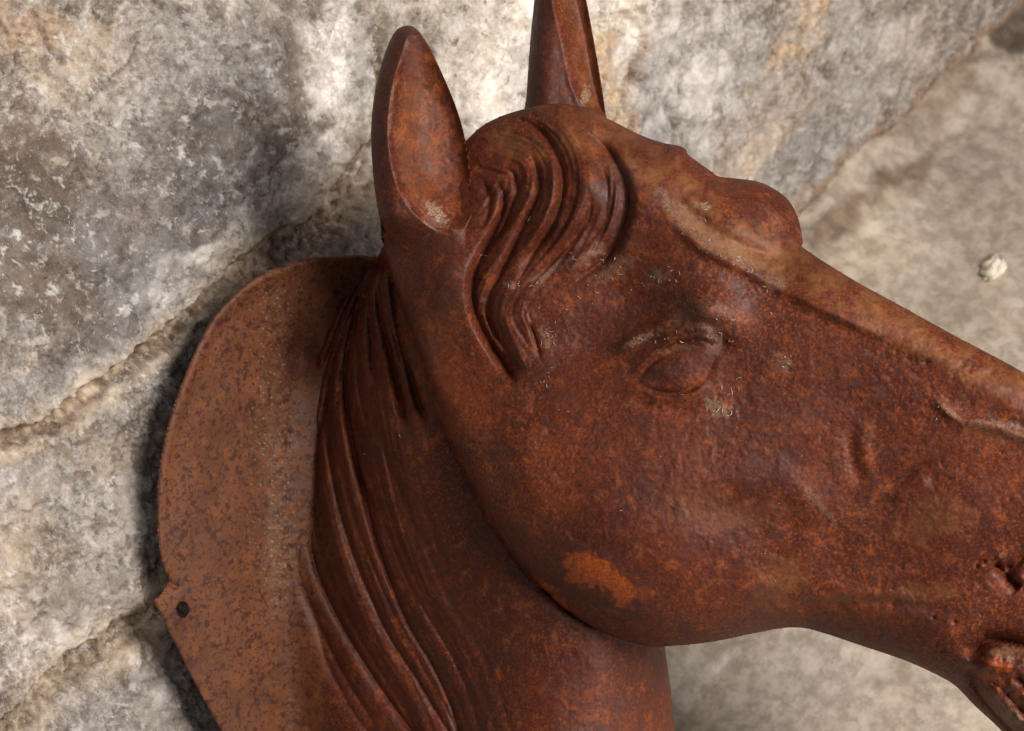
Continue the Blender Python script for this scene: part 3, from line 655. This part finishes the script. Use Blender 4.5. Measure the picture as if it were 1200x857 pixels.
for (cx_, cy_, sx, sy, n_, ang, L_) in [(725,318,14,8,8,-.6,9),(775,328,18,10,34,.6,5),(848,470,14,12,26,-.6,9),(858,302,10,5,12,.2,8),(880,318,18,8,22,.5,6),(905,336,12,8,14,.5,5),
    (845,395,8,5,14,1.2,7),(822,388,18,8,16,.6,5),(620,262,3,8,5,-1.1,10),(560,298,4,5,7,-.8,8),(640,395,12,14,26,.9,8),(640,440,14,12,18,.8,6),(700,305,20,10,14,-.6,6),(672,300,14,8,10,-.6,6),
    (750,398,16,4,26,-.4,4),(860,372,3,4,3,1.4,8),(902,366,3,3,3,-1.2,8),(792,464,6,2,3,-.2,7),(918,425,8,9,16,.9,5),(640,335,16,5,16,-.5,5),(600,336,10,4,12,0,5),(820,243,10,3,16,.25,8),(830,300,40,22,20,.5,5),
    (1115,480,14,7,20,.8,4),(900,640,160,90,26,0,4),(640,560,60,80,10,0,4),(690,345,40,22,30,.7,5),(840,285,50,26,34,.6,4),(430,500,26,60,6,1.2,5)]:
    for _ in range(int(n_*.28)+1):
        strand(random.gauss(cx_, sx*.8), random.gauss(cy_, sy*.8), L_*random.uniform(.5, 1.35), ang+random.gauss(0, .6), random.gauss(0, 1.6), random.uniform(.22, .5))
m, t = new_mat('pale_lint'); t.set('Base Color', t.mix(t.ramp(t.noise(300), .4, .6), (.62, .52, .46), (.42, .30, .22))); t.set('Roughness', .9); M_lint = m
lint = mesh_obj('lint', world(np.vstack(lv))-root_o, np.array(lf), M_lint, horse); lint['kind'] = 'stuff'; lint['label'] = 'pale curled fibres of lint caught on the rusty face'

# ------------------------------------------------------------------ stone wall
def axis(lo, a, b, hi, st, k=1.12):
    mid = np.arange(a, b+st, st); L = [a]; s = st
    while L[-1] > lo: s *= k; L.append(L[-1]-s)
    Rr = [mid[-1]]; s = st
    while Rr[-1] < hi: s *= k; Rr.append(Rr[-1]+s)
    return np.r_[np.array(L[1:])[::-1], mid, np.array(Rr[1:])]
gu, gv = np.meshgrid(axis(-900, -20, 1225, 1900, 1.9), axis(-1100, -20, 880, 1500, 1.9))
gw = wall_w(gu, gv); G = P(gu, gv, gw)
UPv = np.cross(N_w, xc); pa = (G @ xc); pb = (G @ UPv)
flo = (G @ N_f) - FC                                   # height over the floor, in units
H = fbm(pa, pb, 300, 3, 81)*26 + fbm(pa, pb, 80, 4, 82)*12 + (fbm(pa, pb, 22, 5, 83, .6)*7 + fbm(pa, pb, 7, 4, 84, .7)*3.2)*sstep(-.15, .3, fbm(pa, pb, 120, 4, 85))+ fbm(pa, pb, 16, 4, 86)*1.5
def col(*c): return np.array(c, float)
tint = np.zeros(gu.shape+(3,)); tint[:] = col(.40, .375, .355)
def paint(mask, c): 
    global tint
    tint = tint*(1-mask[..., None]) + col(*c)*mask[..., None]
def N1(sc, s, o=5): return fbm(pa, pb, sc, o, s, .6)
paint(sstep(-.05, .35, N1(110, 90)), (.30, .265, .235)); paint(sstep(.05, .40, N1(60, 91)), (.52, .48, .44))
paint(sstep(.08, .30, N1(34, 92))*.75, (.18, .135, .10)); paint(sstep(.10, .28, N1(26, 93))*.8, (.68, .64, .61)); paint(sstep(.12, .3, N1(12, 94))*.5, (.17, .13, .10)); paint(sstep(.2, .4, N1(90, 94))*.5, (.50, .38, .26))
for sc_, th_, hh_, cc_, kk_, sd_ in ((70, .02, 3.0, (.50, .46, .43), .3, 171), (45, .16, 2.4, (.30, .25, .21), .5, 172), (28, .12, 1.6, (.62, .58, .55), .45, 173), (90, .18, 3.6, (.24, .20, .17), .5, 174), (16, .2, 1.2, (.22, .17, .13), .5, 175)):
    q__ = fbm(pa, pb, sc_, 6, sd_, .58); e_ = sstep(th_-.012, th_+.012, q__); H -= hh_*e_; paint(e_*kk_*(1-.5*sstep(th_, th_+.3, q__)), cc_); paint(.55*np.exp(-((q__-th_-.014)/.016)**2), (.13, .09, .07))  # thin dark line paints the shadow at each flake edge
def wb(x, y, rx, ry, a, k, c, rag=.7, sc=26, s=95):
    m = near(gu, gv, [(x, y)], max(rx, ry)*2.4); f = np.zeros(gu.shape); f[m] = blob(gu[m], gv[m], x, y, rx, ry, a, rag, sc, s)
    paint(f*k, c); return f
grey = (.27, .265, .27); lgrey = (.44, .43, .43); white = (.80, .77, .75); brown = (.20, .15, .115); tan = (.44, .31, .21); cream = (.90, .82, .72); dgrey = (.20, .185, .175); ltan = (.55, .46, .37)
for a in [(70,50,110,60,.2,.75,ltan),(30,30,50,30,0,.6,tan),(200,60,60,70,0,.6,lgrey),(300,70,90,60,.3,.6,lgrey),(95,190,80,50,.3,.6,ltan),(30,200,50,60,0,.75,brown),(150,150,50,60,0,.5,white),
          (250,150,50,60,.2,.55,brown),(340,60,22,60,-.3,.7,dgrey),(345,130,22,50,.2,.65,brown),(240,170,40,70,.3,.6,dgrey),(390,60,46,90,.1,.8,white),(395,190,50,60,.4,.6,lgrey),(430,110,22,100,.1,.6,lgrey),
          (330,180,40,30,0,.6,white),(335,170,16,12,0,.8,brown),(350,200,14,10,0,.7,brown),(290,210,50,30,.2,.6,white),(60,330,90,60,.2,.75,brown),(40,270,50,40,0,.55,dgrey),(170,290,90,70,-.5,.75,grey),(210,250,70,50,-.6,.6,grey),(110,390,80,50,-.4,.6,brown),(150,340,60,60,-.5,.55,grey),
          (310,240,60,26,-.5,.75,white),(280,280,60,20,-.7,.7,white),(110,440,90,24,-.4,.6,white),(30,460,60,30,-.2,.55,lgrey),(200,330,40,22,-.7,.55,white),(85,325,16,6,-.6,.9,white),(45,400,20,8,0,.8,white),(100,200,20,14,0,.6,white),
          (60,570,90,50,0,.6,lgrey),(130,600,60,50,0,.7,white),(40,690,60,60,0,.6,ltan),(90,700,70,50,-.4,.6,lgrey),(120,540,50,30,-.3,.6,ltan),(30,620,40,60,0,.5,ltan),(60,780,70,40,-.5,.75,white),(150,760,50,30,-.6,.5,ltan),(170,830,90,40,-.4,.65,lgrey),(230,840,50,30,0,.5,dgrey),
          (560,60,110,100,0,.9,cream),(500,30,30,60,0,.55,tan),(620,100,60,120,0,.8,white),(720,20,70,40,0,.9,cream),(555,120,60,40,0,.7,white),(470,110,18,90,0,.6,cream),(540,20,30,20,.5,.6,brown),
          (790,110,60,60,0,.75,lgrey),(760,150,50,60,0,.6,grey),(860,60,70,60,0,.7,lgrey),(800,200,60,40,0,.5,lgrey),(940,80,50,80,.2,.5,ltan),(1020,60,60,70,.3,.55,lgrey),(950,180,60,60,.3,.65,grey),(1000,150,50,60,.4,.5,lgrey),(900,230,40,40,0,.55,lgrey),(820,90,50,16,0,.5,white),(1080,60,40,50,.5,.5,ltan),(870,30,30,40,0,.4,white)]:
    wb(*a)
# pitted tan bands
for pts, wd in (([(865,215),(872,170),(895,120),(925,75),(945,40),(960,0)], 26), ([(712,40),(722,80),(732,120),(738,160)], 22), ([(890,190),(925,150),(950,120)], 14)):
    m = near(gu, gv, pts, wd*3); d = np.full(gu.shape, 1e3); d[m] = pdist(gu[m], gv[m], smooth(pts))[0]
    mk = sstep(1.2, .5, d/wd + .9*fbm(gu, gv, 20, 4, 97)); paint(mk*.75, (.66, .50, .33)); pit = sstep(.12, .34, fbm(pa, pb, 15, 4, 98))*mk; H -= pit*9; paint(pit*.7, (.30, .19, .11))
for a in [(120,300,200,160,-.4,.55,(.205,.198,.205)),(250,170,110,100,.2,.45,(.200,.190,.190)),(30,220,70,90,0,.6,(.17,.125,.09)),(60,350,60,50,.2,.6,(.18,.135,.10)),(330,170,34,46,.3,.5,(.19,.15,.12)),(165,255,50,26,-.6,.5,(.19,.15,.12)),(340,70,18,50,-.2,.6,(.17,.14,.12)),(90,120,50,26,.5,.5,(.62,.55,.46)),(285,270,60,14,-.7,.7,(.74,.72,.71)),(200,350,44,10,-.7,.7,(.70,.68,.67)),(240,300,26,10,-.4,.7,(.72,.70,.69)),(100,460,90,10,-.45,.7,(.70,.68,.67)),(400,150,18,60,.1,.6,(.76,.74,.73)),(110,650,120,120,0,.25,(.33,.27,.21)),(330,40,40,60,0,.4,(.27,.24,.22)),(410,90,34,110,.05,.4,white)]: wb(*a)
tint = tint*col(1.02, .98, .945)
fl2 = sstep(.20, .235, fbm(pa, pb, 20, 5, 181, .62))*sstep(-.1, .25, fbm(pa, pb, 110, 3, 182)); paint(fl2*.75, (.72, .70, .69)); H += fl2*2.0
br2 = sstep(.22, .25, fbm(pa, pb, 34, 6, 183, .62)); paint(br2*.55, (.16, .12, .09)); H -= br2*2.2
# joints: a recessed rough seam between the stones, the stone edges bulging over it
def joint(pts, wd, dp, c, lipc, k=.9, s=100):
    k = min(1, k*1.1)
    global H
    dp = dp*1.35
    m = near(gu, gv, pts, 90); pl = smooth(pts); d = np.full(gu.shape, 1e3); sd_ = np.zeros(gu.shape)
    d[m], _, sd_[m] = pdist(gu[m], gv[m], pl)
    w_ = wd*(1+.8*fbm(gu, gv, 40, 4, s))
    d2 = d + 7*fbm(gu, gv, 18, 4, s+1)
    j = sstep(w_*1.15, w_*.55, d2)
    edge = sstep(w_*2.6, w_*1.1, d2)*(1-j)
    paint(edge*.7, lipc)
    rough = fbm(pa, pb, 13, 4, s+2)
    H = H - j*dp + j*rough*9 - 10*np.exp(-d/45)
    paint(j*k, c); paint(j*sstep(.05, .3, rough)*.7, (.62, .50, .38)); paint(j*sstep(-.05, -.3, rough)*.75, (.12, .075, .05))
joint([(-80,560),(-20,528),(20,512),(50,502),(80,490),(120,458),(165,424),(205,392),(245,358),(285,328),(320,308)], 12, 16, (.30,.215,.145), (.66,.53,.40))
joint([(300,318),(345,296),(380,280),(410,250),(432,215),(446,185)], 26, 16, (.46,.34,.25), ltan, .85, 110)
joint([(440,210),(447,150),(449,90),(453,30),(450,-60)], 5, 9, (.50,.40,.30), cream, .7, 120)
joint([(-60,900),(20,852),(60,812),(100,780),(140,756),(175,735),(215,700),(280,650)], 17, 14, (.42,.32,.225), (.60,.49,.38), .8, 130)
joint([(735,20),(758,45),(752,75),(742,98)], 7, 14, (.42,.24,.12), tan, .85, 140)
# chips, cracks and pits
for pts, wd, dp in [([(42,15),(50,38),(60,56),(76,72)], 4, 12), ([(180,0),(195,8)], 5, 9), ([(175,750),(176,775),(172,790)], 3, 8), ([(45,728),(52,722),(56,720)], 3, 7), ([(118,740),(112,755)], 2.5, 6),
                    ([(982,5),(985,22)], 6, 12), ([(896,152),(897,162)], 5, 12), ([(866,166),(872,172)], 4, 9), ([(320,30),(328,45),(336,62)], 2.5, 4), ([(130,95),(160,70),(166,50)], 2.5, 4), ([(300,215),(330,190),(350,160)], 2.5, 3)]:
    pl = smooth(pts); m = near(gu, gv, pl, 30); d = np.full(gu.shape, 1e3); d[m] = pdist(gu[m], gv[m], pl)[0]; d = d+2.5*fbm(gu, gv, 9, 3, 150)
    H -= dp*np.exp(-np.clip(d, 0, 99)/wd); paint(.7*sstep(wd*1.3, 0, d), (.10, .07, .05))
H += 3.5*sstep(-.1, .4, fbm(pa, pb, 18, 5, 151))*sstep(-.2, .4, fbm(pa, pb, 150, 3, 152)) - 5*sstep(.30, .46, fbm(pa, pb, 10, 3, 153))*sstep(0, .3, fbm(pa, pb, 90, 3, 154))
paint(.45*sstep(.30, .42, fbm(pa, pb, 10, 3, 153))*sstep(0, .3, fbm(pa, pb, 90, 3, 154)), (.15, .11, .085))
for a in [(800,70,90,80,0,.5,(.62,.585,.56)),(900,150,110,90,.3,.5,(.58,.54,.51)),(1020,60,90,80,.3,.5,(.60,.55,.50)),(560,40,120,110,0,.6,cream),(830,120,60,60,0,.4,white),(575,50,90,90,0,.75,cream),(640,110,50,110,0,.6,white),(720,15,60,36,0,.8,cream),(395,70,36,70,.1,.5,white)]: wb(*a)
fl = sstep(.34, .42, fbm(pa, pb, 7.5, 3, 155))*sstep(-.05, .25, fbm(pa, pb, 60, 3, 156)); paint(.8*fl, (.76, .73, .70)); H += fl*1.4
# foot of the wall: rounded and stained towards the floor
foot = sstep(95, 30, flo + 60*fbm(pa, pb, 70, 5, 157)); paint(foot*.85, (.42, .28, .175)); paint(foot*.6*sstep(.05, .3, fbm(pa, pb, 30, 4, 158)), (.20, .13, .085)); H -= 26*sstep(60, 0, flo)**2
H = np.clip(H, -60, 34)
np_ = sstep(900, 500, gu)*sstep(60, 330, gv+.35*gu); H = lerp(H, np.clip(H*.75, -60, 10), np_)
Gd = G + N_w*H[..., None]
okv = flo > -70
hh, ww = gu.shape; c = okv[:-1, :-1] & okv[1:, :-1] & okv[:-1, 1:] & okv[1:, 1:]
idx = np.arange(hh*ww).reshape(hh, ww); Fw = np.stack([idx[:-1, :-1][c], idx[1:, :-1][c], idx[1:, 1:][c], idx[:-1, 1:][c]], 1)
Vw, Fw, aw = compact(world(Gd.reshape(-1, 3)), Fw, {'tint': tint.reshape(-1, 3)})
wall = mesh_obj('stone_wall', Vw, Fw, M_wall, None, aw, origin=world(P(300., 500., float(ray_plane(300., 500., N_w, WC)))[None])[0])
tag(wall, 'rough weathered wall of grey and cream stone blocks behind the horse head', 'wall')

# ------------------------------------------------------------------ floor
def project(pw):
    c_ = (pw/S) @ RW + ORI; s = (D-c_[..., 2])/D
    return c_[..., 0]/s+600, 428.5-c_[..., 1]/s
sx, sy = np.meshgrid(axis(-2.2, -.35, .75, 3.5, .0028, 1.1), axis(-.08, -.08, 1.0, 3.2, .0028, 1.1) if N_w @ yc > 0 else -axis(-.08, -.08, 1.0, 3.2, .0028, 1.1))
fz = fbm(sx, sy, .25, 3, 160)*.006 + fbm(sx, sy, .05, 4, 161)*.0022 + fbm(sx, sy, .012, 3, 162)*.0006
fz = fz + np.exp(-(np.abs(sy)/.05)**2)*(.010+.035*fbm(sx, sy, .11, 4, 168))
Gf = np.stack([sx, sy, fz], -1); pu, pv = project(Gf)
tint = np.zeros(sx.shape+(3,)); tint[:] = col(.55, .485, .41)
q_ = lambda sc, s: fbm(sx, sy, sc, 5, s, .55)
paint(sstep(0, .4, q_(.12, 163))*.6, (.34, .29, .235)); paint(sstep(.05, .4, q_(.07, 164))*.6, (.60, .545, .48)); paint(sstep(.15, .4, q_(.03, 165))*.2, (.34, .29, .24)); paint(sstep(.2, .4, q_(.02, 166))*.2, (.66, .61, .55))
def fb(x, y, rx, ry, a, k, c, rag=.5):
    m = near(pu, pv, [(x, y)], max(rx, ry)*2.4) & np.isfinite(pu); f = np.zeros(pu.shape)
    f[m] = blob(pu[m], pv[m], x, y, rx, ry, a, rag, 30, 167); paint(f*k, c)
for a in [(1050,215,46,26,-.5,.85,(.25,.185,.13)),(985,260,60,22,-.6,.8,(.22,.155,.10)),(1075,150,40,30,-.6,.6,(.31,.25,.19)),(1120,90,50,30,-.7,.6,(.33,.26,.19)),(1190,30,40,40,-.6,.85,(.10,.075,.06)),(1160,200,60,50,0,.5,(.34,.29,.25)),(1060,270,60,50,-.3,.7,(.62,.55,.46)),(1000,310,60,30,0,.5,(.60,.52,.42)),
          (1140,260,60,60,0,.5,(.36,.31,.26)),(1180,130,30,24,0,.5,(.60,.54,.46)),(1120,350,60,40,.3,.5,(.40,.34,.27)),(1170,380,40,40,0,.4,(.56,.49,.40)),(800,800,30,60,.5,.5,(.66,.63,.60)),(835,785,40,8,-.7,.9,(.80,.76,.72)),(810,810,8,22,.4,.6,(.80,.76,.72)),
          (950,790,80,50,0,.6,(.50,.46,.42)),(1020,800,12,10,0,.6,(.33,.28,.24)),(880,840,60,30,0,.5,(.58,.54,.49)),(1100,840,60,40,0,.5,(.52,.45,.38)),(905,780,30,10,.4,.4,(.62,.58,.53)),(828,835,10,14,0,.4,(.50,.38,.28))]:
    fb(*a)
tint = tint*col(.95, .90, .865)
hh, ww = sx.shape; idx = np.arange(hh*ww).reshape(hh, ww); Ff_ = np.stack([idx[:-1, :-1], idx[:-1, 1:], idx[1:, 1:], idx[1:, :-1]], -1).reshape(-1, 4)
if N_w @ yc < 0: Ff_ = Ff_[:, ::-1]
floor = mesh_obj('floor', Gf.reshape(-1, 3), Ff_, M_floor, None, {'tint': tint.reshape(-1, 3)}, origin=(0, 0, 0)); floor['kind'] = 'structure'

# small pale pebble on the floor
pw_ = float(ray_plane(1163., 318., N_f, FC)); pc = world(P(1163., 318., pw_)[None])[0]
n1, n2 = 36, 24; th = np.linspace(0, 2*math.pi, n1, endpoint=False); ph = np.linspace(0.02, math.pi-.02, n2); TH, PH = np.meshgrid(th, ph)
dirs = np.stack([np.sin(PH)*np.cos(TH), np.sin(PH)*np.sin(TH), np.cos(PH)], -1); rr_ = 1+.95*fbm(dirs[..., 0]*2+dirs[..., 2], dirs[..., 1]*2-dirs[..., 2], 1.0, 3, 170)
pv_ = dirs*rr_[..., None]*np.array([.0105, .0082, .0066])
idx = np.arange(n1*n2).reshape(n2, n1); pf = np.stack([idx[:-1], idx[1:], np.roll(idx[1:], -1, 1), np.roll(idx[:-1], -1, 1)], -1).reshape(-1, 4)
peb = mesh_obj('pebble', pv_.reshape(-1, 3)+pc+np.array([0, 0, .004]), pf, M_floor, None, {'tint': np.tile(col(.80, .72, .60), (n1*n2, 1))}, origin=pc)
tag(peb, 'small pale pebble lying alone on the blurred floor at the right', 'pebble')

# ------------------------------------------------------------------ camera, light, world
def camobj(o, pos, target=None):
    """place at a camera-frame position (units), aimed at a camera-frame target"""
    p = Vector(world(np.array(pos, float)[None])[0]); o.location = p
    if target is not None:
        t = Vector(world(np.array(target, float)[None])[0]); o.rotation_euler = (t-p).to_track_quat('-Z', 'Y').to_euler()
cam = bpy.data.cameras.new('camera'); co = bpy.data.objects.new('camera', cam); scene.collection.objects.link(co); scene.camera = co
R3 = Matrix([list(wdir((1, 0, 0))), list(wdir((0, 1, 0))), list(wdir((0, 0, 1)))]).transposed()
co.rotation_euler = R3.to_euler(); co.location = Vector(world(np.array([[0, 0, D]]))[0])
cam.sensor_width = 36; cam.lens = 36*D/1200; cam.clip_end = 100; cam.clip_start = .01
cam.dof.use_dof = True; cam.dof.focus_distance = (D+70)*S; cam.dof.aperture_fstop = 16
def area(name, pos, tgt, size, power, colr, sy=None):
    l = bpy.data.lights.new(name, 'AREA'); l.size = size; l.energy = power; l.color = colr
    if sy: l.shape = 'RECTANGLE'; l.size_y = sy
    o = bpy.data.objects.new(name, l); scene.collection.objects.link(o); camobj(o, pos, tgt); return o
area('key_light', (1850, 700, 2500), (0, 0, -100), .55, 28.5, (1, .95, .88))
area('low_soft_light', (3000, -900, 1000), (150, -100, -400), .8, 6, (1, .96, .91))  # added lamp, brightens the floor and wall shadows from low right
area('fill_light', (-600, 700, 3200), (0, 0, 0), 1.2, 2.2, (.95, .96, 1))
wd_ = bpy.data.worlds.new('World'); scene.world = wd_; wd_.use_nodes = True
bg = wd_.node_tree.nodes['Background']; bg.inputs[0].default_value = (.75, .78, .85, 1); bg.inputs[1].default_value = .08
scene.render.engine = 'CYCLES'
scene.view_settings.view_transform = 'Standard'; scene.view_settings.look = 'None'; scene.view_settings.exposure = 0; scene.view_settings.gamma = 1
scene.render.resolution_x = 1024; scene.render.resolution_y = 731
